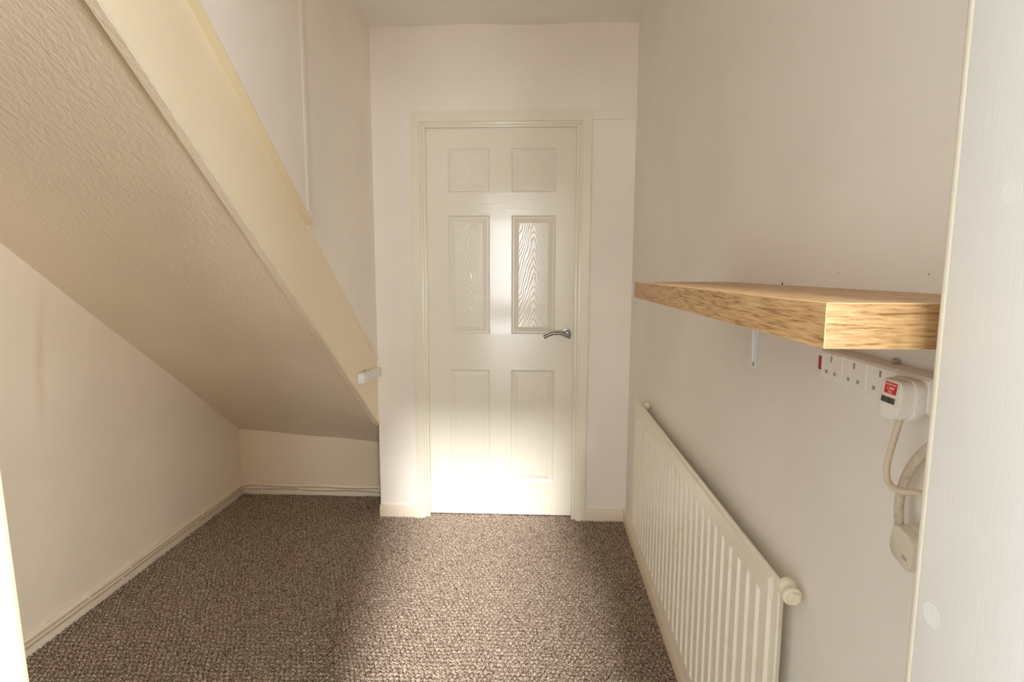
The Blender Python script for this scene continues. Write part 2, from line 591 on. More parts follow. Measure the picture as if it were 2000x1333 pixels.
# ---- wall with the doorway the camera looks through
bm = bmesh.new()
add_box(bm, XS - 0.12, JL - 0.03, YB + 0.01, YF - 0.004, -0.1, ZC + 0.1)
add_box(bm, JR + 0.03, XR + 0.12, YB + 0.01, YF - 0.004, -0.1, ZC + 0.1)
add_box(bm, JL - 0.03, JR + 0.03, YB + 0.01, YF - 0.004, 2.03, ZC + 0.1)
struct(from_bm('wall_front', bm, M['wall']))

jb = struct(empty('trim_1', (JR, YF, 0)), 'white gloss door lining filling the right edge of the photo', 'door lining')
rj = adopt(box('lining_board', JR, JR + 0.03, YB, YF - 0.0105, -0.01, 2.0, M['jamb'], None, 0.0015, 2), jb)
adopt(box('edge_bead', JR - 0.0004, JR + 0.03, YF - 0.011, YF - 0.003, -0.01, 2.0, M['bead'], None, 0.003, 3), jb)  # strip coloured darker for the shade on the rounded arris
for (py_, pz_, rr) in ((0.399, 1.326, 0.0085), (0.433, 1.006, 0.0095)):
    bm = bmesh.new()
    add_lathe(bm, [(rr, 0.003), (rr, -0.00002), (rr - 0.0007, -0.00012), (rr - 0.0016, -0.00003), (0.0001, -0.00003)], (JR, py_, pz_), (1, 0, 0), 28)
    adopt(from_bm('filled_screw_plug', bm, M['jamb']), jb)

jl = struct(empty('trim_2', (JL + 0.0236, YF, 0)), 'white door lining at the bottom left edge of the photo', 'door lining')
bm = bmesh.new()
add_box(bm, -0.07, 0.0, YB - YF, -0.006, -0.01, 2.0, 0.0015, 2)
lb = from_bm('lining_board', bm, M['jamb'], jl, smooth=35)
bm = bmesh.new()
add_box(bm, -0.07, 0.0012, -0.0075, 0.004, -0.01, 2.0, 0.0035, 3)
jl.rotation_euler = (0, -math.radians(1.5), 0)
from_bm('edge_bead', bm, M['cream_bead'], jl, smooth=35)
struct(box('trim_3', JL - 0.03, JR + 0.03, YB, YF + 0.004, 2.0, 2.03, M['jamb'], None, 0.004))

# ---- outer room behind the camera
OX0, OX1, OY0 = -1.9, 1.9, -4.0
struct(box('floor_outer', OX0 - 0.1, OX1 + 0.1, OY0 - 0.1, YB, -0.12, -0.005, M['outer_floor']))
struct(box('wall_outer_left', OX0 - 0.1, OX0, OY0 - 0.1, YB, -0.1, 2.5, M['outer']))
bm = bmesh.new()
add_box(bm, OX1, OX1 + 0.1, OY0 - 0.1, -2.2, -0.1, 2.5)
add_box(bm, OX1, OX1 + 0.1, -0.4, YB, -0.1, 2.5)
add_box(bm, OX1, OX1 + 0.1, -2.2, -0.4, -0.1, 0.9)
add_box(bm, OX1, OX1 + 0.1, -2.2, -0.4, 2.2, 2.5)
struct(from_bm('wall_outer_right', bm, M['outer']))
bm = bmesh.new()
add_box(bm, OX0 - 0.1, -0.95, OY0 - 0.1, OY0, -0.1, 2.5)
add_box(bm, 0.0, 0.75, OY0 - 0.1, OY0, -0.1, 2.5)
add_box(bm, 1.75, OX1 + 0.1, OY0 - 0.1, OY0, -0.1, 2.5)
add_box(bm, 0.75, 1.75, OY0 - 0.1, OY0, 2.2, 2.5)
add_box(bm, 0.75, 1.75, OY0 - 0.1, OY0, -0.1, 0.7)
add_box(bm, -0.95, 0.0, OY0 - 0.1, OY0, 2.2, 2.5)
add_box(bm, -0.95, 0.0, OY0 - 0.1, OY0, -0.1, 0.04)
struct(from_bm('wall_outer_rear', bm, M['outer']))
w1 = struct(empty('window_1', (-0.475, OY0, 0.7)))
wm = new_mat('window_frame_white', srgb(240, 240, 238), 0.3)
for nm, a in (('frame_jamb', (-0.95, -0.89, 0.04, 2.2)), ('frame_jamb', (-0.06, 0.0, 0.04, 2.2)), ('frame_head', (-0.89, -0.06, 2.14, 2.2)),
              ('frame_sill', (-0.89, -0.06, 0.04, 0.10)), ('middle_rail', (-0.89, -0.06, 0.42, 0.72))):
    adopt(box(nm, a[0], a[1], OY0 - 0.08, OY0 - 0.02, a[2], a[3], wm, None, 0.004), w1)
w3 = struct(empty('window_3', (1.25, OY0, 0.7)))  # unseen window added to go with the rear fill light
for nm, a in (('frame_jamb', (0.75, 0.81, 0.7, 2.2)), ('frame_jamb', (1.69, 1.75, 0.7, 2.2)), ('frame_head', (0.81, 1.69, 2.14, 2.2)),
              ('frame_sill', (0.81, 1.69, 0.7, 0.76)), ('mullion', (1.23, 1.27, 0.76, 2.14))):
    adopt(box(nm, a[0], a[1], OY0 - 0.08, OY0 - 0.02, a[2], a[3], wm, None, 0.004), w3)
w2 = struct(empty('window_2', (OX1, -1.3, 0.9)))  # unseen window added to go with the side fill light
for nm, a in (('frame_jamb', (-2.2, -2.14, 0.9, 2.2)), ('frame_jamb', (-0.46, -0.4, 0.9, 2.2)), ('frame_head', (-2.14, -0.46, 2.14, 2.2)),
              ('frame_sill', (-2.14, -0.46, 0.9, 0.96)), ('mullion', (-1.33, -1.27, 0.96, 2.14))):
    adopt(box(nm, OX1 + 0.02, OX1 + 0.08, a[0], a[1], a[2], a[3], wm, None, 0.004), w2)
bm = bmesh.new()   # ceiling of the outer room with its roof light opening
RX0, RX1, RY0, RY1 = -0.60, 0.42, -3.0, 0.15
add_box(bm, OX0 - 0.1, RX0, OY0 - 0.1, YB, 2.42, 2.52)
add_box(bm, RX1, OX1 + 0.1, OY0 - 0.1, YB, 2.42, 2.52)
add_box(bm, RX0, RX1, OY0 - 0.1, RY0, 2.42, 2.52)
add_box(bm, RX0, RX1, RY1, YB, 2.42, 2.52)
struct(from_bm('ceiling_outer', bm, M['outer']))

# ---- skirtings
def skirting(name, x0, x1, y0, y1, h, mat=None):
    o = box(name, x0, x1, y0, y1, -0.03, h, mat or M['skirting'], None, 0.004, 2)
    return struct(o)
skirting('baseboard_left', XS - 0.005, XS + 0.013, YF, D2, 0.062)
skirting('baseboard_alcove', XS, XL + 0.05, D2 - 0.013, D2 + 0.005, 0.060)
skirting('baseboard_right', XR - 0.014, XR + 0.005, YF, D, 0.062)
skirting('baseboard_back', XL - 0.004, -0.613, D - 0.014, D + 0.004, 0.058)
skirting('baseboard_door', 0.251, XR, D - 0.014, D + 0.004, 0.058)
# lumpy plaster line above the old skirting
def plaster_lip(name, pts, mat, side):
    bm = bmesh.new()
    add_tube(bm, catmull(pts, 4), 0.0042, 8)
    return from_bm(name, bm, mat, smooth=True)
random.seed(8)
p = [(XS + 0.003, YF + 0.01 + (D2 - 0.01 - YF) * i / 26, 0.064 + random.uniform(-0.003, 0.004)) for i in range(27)]
struct(plaster_lip('trim_4', p, M['wall_left'], 0))
p = [(XS + (XL + 0.04 - XS) * i / 14, D2 - 0.003, 0.063 + random.uniform(-0.003, 0.004)) for i in range(15)]
struct(plaster_lip('trim_5', p, M['alcove'], 0))

# ---- picture rail stub to the right of the door
pr = struct(box('trim_6', 0.252, XR + 0.004, D - 0.009, D + 0.004, 1.987, 2.034, M['wall'], None, 0.003))

# ---- door frame
fr = struct(empty('trim_7', (-0.182, D, 0)), 'cream gloss architrave and lining around the panelled door', 'door frame')
AY0 = D - 0.016
def arch(name, pts, mat):
    """architrave board with mitred ends from a flat outline in x, z"""
    bm = bmesh.new()
    add_prism(bm, pts, AY0, D + 0.002, 'y')
    es = [e for e in bm.edges if abs(e.verts[0].co.y - AY0) < 1e-5 and abs(e.verts[1].co.y - AY0) < 1e-5
          and (abs(e.verts[0].co.x - e.verts[1].co.x) < 1e-5 or (abs(e.verts[0].co.z - e.verts[1].co.z) < 1e-5 and e.verts[0].co.z > 0.5))]
    bmesh.ops.bevel(bm, geom=es, offset=0.003, segments=2, affect='EDGES')
    return adopt(from_bm(name, bm, mat, smooth=35), fr)
LO, LI, RO, RI, TO, TI = -0.615, -0.5735, 0.2535, 0.2110, 2.030, 1.9810
arch('architrave', [(LO, -0.02), (LI, -0.02), (LI, TI), (LO, TO)], M['gloss_v'])
arch('architrave', [(RI, -0.02), (RO, -0.02), (RO, TO), (RI, TI)], M['gloss_v'])
arch('architrave', [(LO, TO), (LI, TI), (RI, TI), (RO, TO)], M['gloss_h'])
for nm, a in (('lining_board', (-0.587, -0.563, D - 0.003, D + 0.102, -0.02, 1.995, 'gloss_v')),
              ('lining_board', (0.200, 0.220, D - 0.003, D + 0.102, -0.02, 1.995, 'gloss_v')),
              ('lining_head', (-0.563, 0.200, D - 0.003, D + 0.102, 1.971, 1.997, 'gloss_h')),
              ('door_stop', (-0.5635, -0.549, D + 0.006, D + 0.027, -0.02, 1.972, 'gloss_v')),
              ('door_stop', (0.183, 0.2005, D + 0.006, D + 0.027, -0.02, 1.972, 'gloss_v')),
              ('door_stop', (-0.549, 0.183, D + 0.006, D + 0.027, 1.959, 1.972, 'gloss_h'))):
    adopt(box(nm, *a[:6], M[a[6]], None, 0.0025), fr)

crack_tone = new_mat('grimy_caulk', srgb(196, 178, 140), 0.7)  # shade of the crack round the architrave, put into thin darker strips
for a in ((LO - 0.0022, LO + 0.001, D - 0.0035, D + 0.001, 0.058, TO), (RO - 0.001, RO + 0.0022, D - 0.0035, D + 0.001, 0.058, TO),
          (LO, RO, D - 0.0035, D + 0.001, TO - 0.001, TO + 0.0022)):
    adopt(box('caulk_line', *a, crack_tone, None), fr)

# ---- six panel door
dr = struct(empty('door_1', (-0.182, D + 0.03, 0)), 'white gloss six panel door with woodgrain and steel lever handle', 'door')
DY = D + 0.029
DX0, DX1, DZ0, DZ1 = -0.560, 0.197, 0.006, 1.968
cols = [(-0.443, -0.237), (-0.130, 0.089)]
rowz = [(0.187, 0.773), (0.957, 1.545), (1.656, 1.866)]
def slab(name, x0, x1, z0, z1, mat):
    c = Vector(((x0 + x1) / 2, DY + 0.018, (z0 + z1) / 2))
    bm = bmesh.new()
    add_box(bm, x0 - c.x, x1 - c.x, -0.018, 0.018, z0 - c.z, z1 - c.z)
    return adopt(from_bm(name, bm, mat, None, c), dr)
slab('stile', DX0, cols[0][0], DZ0, DZ1, M['door_v'])
slab('stile', cols[1][1], DX1, DZ0, DZ1, M['door_v'])
zr = [DZ0, rowz[0][0], rowz[0][1], rowz[1][0], rowz[1][1], rowz[2][0], rowz[2][1], DZ1]
for k in (0, 2, 4, 6):
    slab('rail', cols[0][0], cols[1][1], zr[k], zr[k + 1], M['door_h'])
for a, b in rowz:
    slab('mullion', cols[0][1], cols[1][0], a, b, M['door_v'])
def door_panel(x0, x1, z0, z1):
    cx, cz = (x0 + x1) / 2, (z0 + z1) / 2
    hx, hz = (x1 - x0) / 2, (z1 - z0) / 2
    rings = [(0.0, 0.0), (0.003, 0.0025), (0.006, 0.0065), (0.0095, 0.0085), (0.013, 0.0085), (0.0155, 0.0065), (0.034, 0.0010), (0.036, 0.0016), (0.0375, 0.0012)]
    bm = bmesh.new()
    prev = None
    for off, dep in rings:
        r = [bm.verts.new((sx * (hx - off), dep, sz * (hz - off))) for sx, sz in ((-1, -1), (1, -1), (1, 1), (-1, 1))]
        if prev:
            for i in range(4):
                f = bm.faces.new((prev[i], prev[(i + 1) % 4], r[(i + 1) % 4], r[i]))
                f.material_index = 1
        prev = r
    f = bm.faces.new(prev)
    f.material_index = 0
    o = from_bm('panel', bm, [M['door_panel'], M['door_bevel']])
    o.location = Vector((cx, DY, cz))
    return adopt(o, dr)
M['door_bevel'] = new_mat('door_gloss_plain', srgb(240, 234, 220), 0.2, spec=0.5)
for a, b in rowz:
    for c0, c1 in cols:
        door_panel(c0, c1, a, b)
hd = empty('handle', (0.147, DY, 0.966))
adopt(hd, dr)
hd['label'] = 'brushed steel lever handle'
hp = Vector((0.147, DY, 0.966))
bm = bmesh.new()
add_lathe(bm, [(0.0235, 0.0), (0.0235, 0.006), (0.022, 0.0085), (0.012, 0.009), (0.010, 0.010), (0.010, 0.045)], (0, 0, 0), (0, -1, 0), 32)
from_bm('rose', bm, M['steel'], hd, smooth=35)
bm = bmesh.new()
lev = catmull([(0.018, -0.047, -0.016), (-0.010, -0.048, -0.004), (-0.045, -0.048, 0.003), (-0.080, -0.047, -0.003), (-0.112, -0.046, -0.019)], 8)
add_tube(bm, lev, 0.0085, 16)
from_bm('lever', bm, M['steel'], hd, smooth=50)

# ================================================================== things
# ---- floating oak shelf
SY0, SY1, SX0, SZ1, STK = 0.476, 1.405, 0.2355, 1.2485, 0.038
sh = thing('shelf', 'thick oak effect shelf fixed to the right wall above the radiator', 'shelf', (SX0, SY0, SZ1 - STK))
def quad_board(name, lo, hi, mats):
    """board whose end faces use material 1, bevelled arrises material 2"""
    c = (Vector(lo) + Vector(hi)) / 2
    bm = bmesh.new()
    add_box(bm, lo[0] - c.x, hi[0] - c.x, lo[1] - c.y, hi[1] - c.y, lo[2] - c.z, hi[2] - c.z, 0.0006, 1)
    bmesh.ops.recalc_face_normals(bm, faces=bm.faces[:])
    for f in bm.faces:
        n = f.normal
        mx = max(abs(n.x), abs(n.y), abs(n.z))
        if mx < 0.9:
            f.material_index = 2
        elif abs(n.y) > 0.9:
            f.material_index = 1
    o = from_bm(name, bm, mats)
    o.location = c
    return o
adopt(quad_board('board', (SX0, SY0, SZ1 - STK), (XR - 0.0005, SY1, SZ1), [M['oak_y'], M['oak_x'], M['oak_edge']]), sh)
# white pressed steel bracket
bk = empty('bracket', (XR, 1.19, 1.07))
adopt(bk, sh)
bk['label'] = 'white pressed steel bracket'
bm = bmesh.new()
zt, zl = SZ1 - STK, 1.070
add_box(bm, XR - 0.0025, XR, 1.211, 1.237, zl, zt, 0.0008, 1)            # wall leg
add_box(bm, 0.27, XR, 1.211, 1.237, zt - 0.0025, zt, 0.0008, 1)          # arm under the board
prof = []
for i in range(17):                                                       # curved rib in the corner
    zd = 0.128 * i / 16
    prof.append((XR - 0.005 - 0.006 * (1 - zd / 0.128) - 0.17 * max(0.0, 1 - zd / 0.052) ** 2.2, zt - 0.001 - zd))
poly = [(XR - 0.001, zt - 0.001)] + prof + [(XR - 0.001, zt - 0.129)]
add_prism(bm, poly, 1.220, 1.2275, 'y')
adopt_o = from_bm('bracket_body', bm, M['bracket'])
adopt_o.location = -Vector((XR, 1.19, 1.07))
adopt_o.parent = bk
bm = bmesh.new()
add_lathe(bm, [(0.0042, -0.0026), (0.0042, -0.0038), (0.0028, -0.0052), (0.0001, -0.0054)], (XR, 1.217, 1.079), (1, 0, 0), 14)
so = from_bm('screw', bm, M['zinc'], smooth=40)
so.location = -Vector((XR, 1.19, 1.07))
so.parent = bk
# holes left in the right wall by earlier fixings
for (yy, zz, rr) in ((1.105, 1.2510, 0.0026), (0.905, 1.2722, 0.0006), (0.70, 1.2708, 0.0007)):
    bm = bmesh.new()
    add_lathe(bm, [(rr, 0.001), (rr, -0.0006), (0.0001, -0.0008)], (XR, yy, zz), (1, 0, 0), 10)
    wr = bpy.data.objects['wall_right']
    adopt(from_bm('screw_hole', bm, M['dark']), wr)

# ---- radiator
RX, RYN, RYF, RZ0, RZ1 = 0.418, 0.950, 2.400, 0.142, 0.741
rd = thing('radiator', 'cream single panel radiator with vertical flutes low on the right wall', 'radiator', (RX, (RYN + RYF) / 2, RZ0))
PITCH = 0.0508
def rad_height(y, z):
    """pressed depth (towards the room) at a point of the front sheet"""
    def step(a, b, v):
        return min(1.0, max(0.0, (v - a) / (b - a)))
    e = min(y - RYN, RYF - y)
    # header and footer channels
    hdr = step(RZ1 - 0.007, RZ1 - 0.011, z) * step(RZ1 - 0.055, RZ1 - 0.051, z) * step(0.020, 0.028, e)
    ftr = step(RZ0 + 0.007, RZ0 + 0.011, z) * step(RZ0 + 0.055, RZ0 + 0.051, z) * step(0.020, 0.028, e)
    u = ((y - RYN - 0.014) / PITCH) % 1.0
    t = abs(u - 0.5) * 2           # 0 at the ridge centre
    fl = step(0.60, 0.48, t)
    fl *= step(RZ0 + 0.030, RZ0 + 0.040, z) * step(RZ1 - 0.030, RZ1 - 0.040, z) * step(0.012, 0.018, e)
    return max(hdr, ftr, fl) * 0.0062
ys = [RYN, RYN + 0.004, RYN + 0.010]
k = 0
while True:
    b = RYN + 0.014 + k * PITCH
    if b + PITCH > RYF - 0.012:
        break
    ys += [b + PITCH * q for q in (0.02, 0.20, 0.23, 0.26, 0.5, 0.74, 0.77, 0.80)]
    k += 1
ys += [RYF - 0.010, RYF - 0.004, RYF]
ys = sorted(set(round(v, 5) for v in ys + [RYN + 0.012, RYN + 0.018, RYN + 0.020, RYN + 0.028]))
zsx = sorted(set(round(v, 5) for v in [RZ0, RZ0 + 0.006, RZ0 + 0.007, RZ0 + 0.011, RZ0 + 0.030, RZ0 + 0.040, RZ0 + 0.051, RZ0 + 0.055, RZ0 + 0.07,
              (RZ0 + RZ1) / 2, RZ1 - 0.07, RZ1 - 0.055, RZ1 - 0.051, RZ1 - 0.040, RZ1 - 0.030, RZ1 - 0.011, RZ1 - 0.007, RZ1 - 0.0035, RZ1]))
bm = bmesh.new()
grid = []
cr = 0.012
for z in zsx:
    r = []
    for y in ys:
        yy, zz = y, z
        # rounded corners of the sheet
        for cy, sy in ((RYN, 1), (RYF, -1)):
            for cz, sz in ((RZ0, 1), (RZ1, -1)):
                dy_, dz_ = (y - cy) * sy, (z - cz) * sz
                if dy_ < cr and dz_ < cr:
                    d = Vector((cr - dy_, cr - dz_))
                    mxx = max(d.x, d.y)
                    if d.length > 1e-9 and mxx > 0:
                        d2 = d * (mxx / d.length)
                        yy, zz = cy + sy * (cr - d2.x), cz + sz * (cr - d2.y)
        r.append(bm.verts.new((RX + 0.0045 - rad_height(y, z), yy, zz)))
    grid.append(r)
for j in range(len(zsx) - 1):
    for i in range(len(ys) - 1):
        bm.faces.new((grid[j][i], grid[j][i + 1], grid[j + 1][i + 1], grid[j + 1][i]))
# seam flange and back sheet
ring = [grid[0][i] for i in range(len(ys))] + [grid[j][-1] for j in range(1, len(zsx))] + [grid[-1][i] for i in range(len(ys) - 2, -1, -1)] + [grid[j][0] for j in range(len(zsx) - 2, 0, -1)]
cyz = Vector((0, (RYN + RYF) / 2, (RZ0 + RZ1) / 2))
def inset(vs, dx, off):
    out = []
    for v in vs:
        y = min(max(v.co.y, RYN + off), RYF - off)
        z = min(max(v.co.z, RZ0 + off), RZ1 - off)
        out.append(bm.verts.new((RX + dx, y, z)))
    return out
prev = ring
for dx, off in ((0.0085, 0.0), (0.0085, 0.006), (0.017, 0.010), (0.022, 0.016)):
    cur = inset(ring, dx, off)
    for i in range(len(ring)):
        a, b = prev[i], prev[(i + 1) % len(ring)]
        c, d = cur[(i + 1) % len(ring)], cur[i]
        try:
            bm.faces.new((a, b, c, d))
        except ValueError:
            pass
    prev = cur
bm.faces.new(prev)
bmesh.ops.remove_doubles(bm, verts=bm.verts[:], dist=0.00005)
adopt(from_bm('panel', bm, M['radiator'], smooth=28), rd)
def valve(yend, sgn):
    """elbow, collar and blanking plug at one top end"""
    o = empty('valve', (RX + 0.018, yend, RZ1 - 0.014))
    adopt(o, rd)
    base = Vector((RX + 0.018, yend, RZ1 - 0.014))
    bm = bmesh.new()
    add_tube(bm, catmull([(0.001, sgn * -0.006, 0.002), (0.001, sgn * 0.002, 0.002), (0.001, sgn * 0.009, 0.001), (0.001, sgn * 0.016, 0.0)], 5),
             [0.012, 0.0132, 0.0142, 0.015, 0.0155, 0.0158, 0.0158, 0.0156, 0.0153, 0.0148, 0.0142, 0.0136, 0.013, 0.0126, 0.0124, 0.0122], 20)
    from_bm('elbow', bm, M['valve'], o, smooth=60)
    bm = bmesh.new()
    add_lathe(bm, [(0.0115, 0.013), (0.0122, 0.014), (0.0122, 0.017), (0.0155, 0.0185), (0.0165, 0.022), (0.0160, 0.0265), (0.0122, 0.028)], (0.001, 0, -0.001), (0, sgn, -0.12), 24)
    from_bm('collar', bm, M['valve'], o, smooth=40)
    bm = bmesh.new()
    add_lathe(bm, [(0.0118, 0.027), (0.0118, 0.0335), (0.0108, 0.0342)], (0.001, 0, -0.001), (0, sgn, -0.12), 6)
    from_bm('hexagonal_plug', bm, M['valve'], o)
    return o
valve(RYN + 0.004, -1)
vt = empty('air_vent', (0.4485, 2.285, RZ1 - 0.039))
adopt(vt, rd)
bm = bmesh.new()
add_lathe(bm, [(0.006, -0.012), (0.006, 0.020), (0.0105, 0.022), (0.0128, 0.027), (0.0130, 0.034), (0.0115, 0.041), (0.006, 0.045), (0.0001, 0.0458)], (0, 0, 0), (0, 0, 1), 20)
from_bm('vent_cap', bm, M['valve'], vt, smooth=40)
for yy in (RYN + 0.16, RYF - 0.16):
    for zz in (RZ0 + 0.09, RZ1 - 0.10):
        bm = bmesh.new()
        add_box(bm, RX + 0.020, XR - 0.0005, yy - 0.016, yy + 0.016, zz - 0.03, zz + 0.03, 0.002, 1)
        adopt(from_bm('wall_bracket', bm, M['radiator']), rd)

rd.rotation_euler = (-0.003, 0, 0)
rd.location.z -= 0.0005

# ---- sockets
def socket_body(length, height, depth, gangs, margin):
    """front sheet of a multi-way socket block, local: x along, y out of the wall (-y is out), z up"""
    bm = bmesh.new()
    add_box(bm, -length / 2, length / 2, -depth, 0, -height / 2, height / 2, 0.004, 3)
    return bm
def rounded_rect(hw, hh, r, n=6, rb=None):
    """outline, rb = radius of the bottom corners"""
    rb = r if rb is None else rb
    pts = []
    for cx, cz, rr, a0 in ((hw - r, hh - r, r, 0), (-hw + r, hh - r, r, 90), (-hw + rb, -hh + rb, rb, 180), (hw - rb, -hh + rb, rb, 270)):
        for k in range(n + 1):
            a = math.radians(a0 + 90 * k / n)
            pts.append((cx + rr * math.cos(a), cz + rr * math.sin(a)))
    return pts
def loft(bm, levels):
    """levels = [(pts, depth or function(pt))], first and last are capped; local y is depth"""
    prev = None
    first = None
    for pts, dep in levels:
        r = [bm.verts.new((p[0], dep(p) if callable(dep) else dep, p[1])) for p in pts]
        if prev:
            nn = len(r)
            for i in range(nn):
                bm.faces.new((prev[i], prev[(i + 1) % nn], r[(i + 1) % nn], r[i]))
        else:
            first = r
        prev = r
    bm.faces.new(first[::-1])
    bm.faces.new(prev)

def socket_bar(name, label, loc, rot, length, height, depth, margins, neon, fix_at):
    """built flat against its own wall plane: local x along the bar, -y out of the wall"""
    o = thing(name, label, 'socket', loc)
    o.rotation_euler = rot
    bm = bmesh.new()
    loft(bm, [(rounded_rect(length / 2, height / 2, 0.005), 0.0), (rounded_rect(length / 2, height / 2, 0.005), -depth + 0.004),
              (rounded_rect(length / 2 - 0.0012, height / 2 - 0.0012, 0.005), -depth + 0.0012),
              (rounded_rect(length / 2 - 0.0035, height / 2 - 0.0035, 0.004), -depth)])
    from_bm('body', bm, M['plastic'], o, smooth=50)
    x0 = -length / 2 + margins[0]
    w = (length - margins[0] - margins[1]) / 4
    for g in range(4):
        c = x0 + w * (g + 0.5)
        bm = bmesh.new()
        add_box(bm, c - w / 2 + 0.0006, c + w / 2 - 0.0006, -depth - 0.0012, -depth + 0.002, -height / 2 + 0.0035, height / 2 - 0.0035, 0.0008, 1)
        f = from_bm('socket_face', bm, M['plastic'], o)
        bm = bmesh.new()
        add_box(bm, c - 0.0022, c + 0.0022, -depth - 0.0016, -depth - 0.0005, 0.006, 0.0145)
        from_bm('earth_slot', bm, M['slot'], f)
        for s in (-1, 1):
            bm = bmesh.new()
            add_box(bm, c + s * 0.0118 - 0.0032, c + s * 0.0118 + 0.0032, -depth - 0.0016, -depth - 0.0005, -0.0125, -0.0075)
            from_bm('pin_slot', bm, M['slot'], f)
    if neon:
        bm = bmesh.new()
        add_box(bm, -length / 2 + 0.0012, -length / 2 + 0.0085, -depth - 0.0018, -depth + 0.003, -0.0105, 0.0105, 0.0010, 2)
        n_ = from_bm('neon_indicator', bm, M['red'], o, smooth=40)
        n_['label'] = 'red indicator lens'
    for fx in fix_at:
        bm = bmesh.new()
        add_box(bm, fx - 0.005, fx + 0.005, -0.004, 0, height / 2 - 0.003, height / 2 + 0.005, 0.0015, 2)
        fo = from_bm('fixing_lug', bm, M['dark'] if not neon else M['zinc'], o, smooth=40)
        bm = bmesh.new()
        add_lathe(bm, [(0.0042, 0.003), (0.0042, 0.006), (0.003, 0.0078), (0.0001, 0.008)], (fx, 0, height / 2 + 0.003), (0, -1, 0), 14)
        from_bm('screw', bm, M['zinc'], fo, smooth=40)
    return o
# on the right wall: local x runs towards the camera (-Y), -y runs to -X
BAR_Y0, BAR_Y1 = 0.891, 0.560
blen = BAR_Y0 - BAR_Y1
bar = socket_bar('extension_socket', 'white four way extension socket with red indicator on the right wall under the oak shelf',
                 (XR - 0.0005, (BAR_Y0 + BAR_Y1) / 2, 1.1352), (0, 0, -math.pi / 2), blen, 0.044, 0.0265, (0.009, 0.080), True, [blen / 2 - 0.181])
# on the stringer
bar2 = socket_bar('extension_socket', 'small white four way extension socket screwed to the foot of the stair stringer',
                  (XL + 0.0015, 2.653, 0.777), (math.radians(0), math.radians(0), math.pi / 2), 0.295, 0.046, 0.030, (0.026, 0.010), False, [-0.05])
bar2.rotation_euler = (Matrix.Rotation(math.radians(-4.0), 3, 'X') @ Matrix.Rotation(math.pi / 2, 3, 'Z')).to_euler()

# ---- plug in the right-hand socket, local frame: x towards camera, -y out of the wall, z up
PFX = XR - 0.435 + 0.0012
def plug_mesh(name, mat, parent, thick=0.026):
    base = rounded_rect(0.0255, 0.0245, 0.012, 7, 0.018)
    sc_ = lambda k, kz=None: [(p[0] * k, p[1] * (kz or k)) for p in base]
    bm = bmesh.new()
    slope = lambda d: (lambda p: -d + 0.10 * p[1])
    loft(bm, [(sc_(0.98), 0.0), (base, -0.001), (base, -0.0095), (sc_(0.97), -0.0110), (sc_(0.88, 0.95), -0.0113), (sc_(0.865, 0.945), -0.0120),
              (sc_(0.85, 0.94), slope(thick - 0.0035)), (sc_(0.82, 0.915), slope(thick - 0.0010)), (sc_(0.75, 0.86), slope(thick))])
    return from_bm(name, bm, mat, parent, smooth=38)
pl = thing('plug', 'white plug with red and barcode sticker in the socket under the shelf', 'plug', (0.4338, 0.6675, 1.1275))
pl.rotation_euler = (0, 0, -math.pi / 2)
plug_mesh('body', M['plastic'], pl)
stk = empty('sticker', (0, 0, 0), pl)
stk.rotation_euler = (math.radians(-5.7), 0, 0)
stk.location = (-0.0008, -0.02625, 0.0022)
stk['label'] = 'white sticker with red square and barcode'
def flat_quad(name, x0, x1, z0, z1, y, mat, parent):
    bm = bmesh.new()
    add_box(bm, x0, x1, y - 0.0002, y + 0.0002, z0, z1)
    return from_bm(name, bm, mat, parent)
SQ = [flat_quad('sticker_paper', -0.0135, 0.0165, -0.0095, 0.0175, 0.0, M['sticker'], stk),
      flat_quad('red_square', -0.0085, 0.0135, 0.0040, 0.0172, -0.0003, M['red_print'], stk)]
random.seed(4)
bm = bmesh.new()
x = -0.0115
while x < 0.0135:
    w = random.choice((0.0005, 0.0008, 0.0012))
    add_box(bm, x, x + w, -0.0007, -0.0003, -0.0068, 0.0000)
    x += w + random.choice((0.0004, 0.0006, 0.0009))
from_bm('barcode', bm, M['black_print'], stk)
def text(name, body, size, loc, mat, parent):
    cu = bpy.data.curves.new(name, 'FONT')
    cu.body = body
    cu.size = size
    cu.align_x = 'CENTER'
    cu.extrude = 0.00008
    to = bpy.data.objects.new(name, cu)
    COL.objects.link(to)
    dg = bpy.context.evaluated_depsgraph_get()
    me = bpy.data.meshes.new_from_object(to.evaluated_get(dg))
    bpy.data.objects.remove(to)
    me.transform(Matrix.Rotation(math.pi / 2, 4, 'X'))
    o = link(name, me, mat, parent, loc)
    return o
text('lettering', 'FITTED WITH', 0.0030, (0.0025, -0.0006, 0.0136), M['white_print'], stk)
text('lettering', '3 AMP', 0.0050, (0.0025, -0.0006, 0.0088), M['white_print'], stk)
text('lettering', 'FUSE', 0.0034, (0.0025, -0.0006, 0.0052), M['white_print'], stk)
# cord of this plug (built in room coordinates, then put into the plug's frame)
def room_part(o, parent):
    """give a part built in room coordinates to a rotated thing"""
    bpy.context.view_layer.update()
    o.parent = parent
    o.matrix_parent_inverse = parent.matrix_world.inverted()
    return o
bm = bmesh.new()
cpath = catmull([(0.424, 0.668, 1.110), (0.422, 0.668, 1.098), (0.421, 0.675, 1.070), (0.421, 0.6815, 1.040), (0.420, 0.672, 1.0235), (0.420, 0.648, 1.0235),
                 (0.423, 0.612, 1.033), (0.432, 0.575, 1.020)], 8)
add_tube(bm, cpath, 0.0036, 12)
room_part(from_bm('cord', bm, M['cord'], smooth=True), pl)

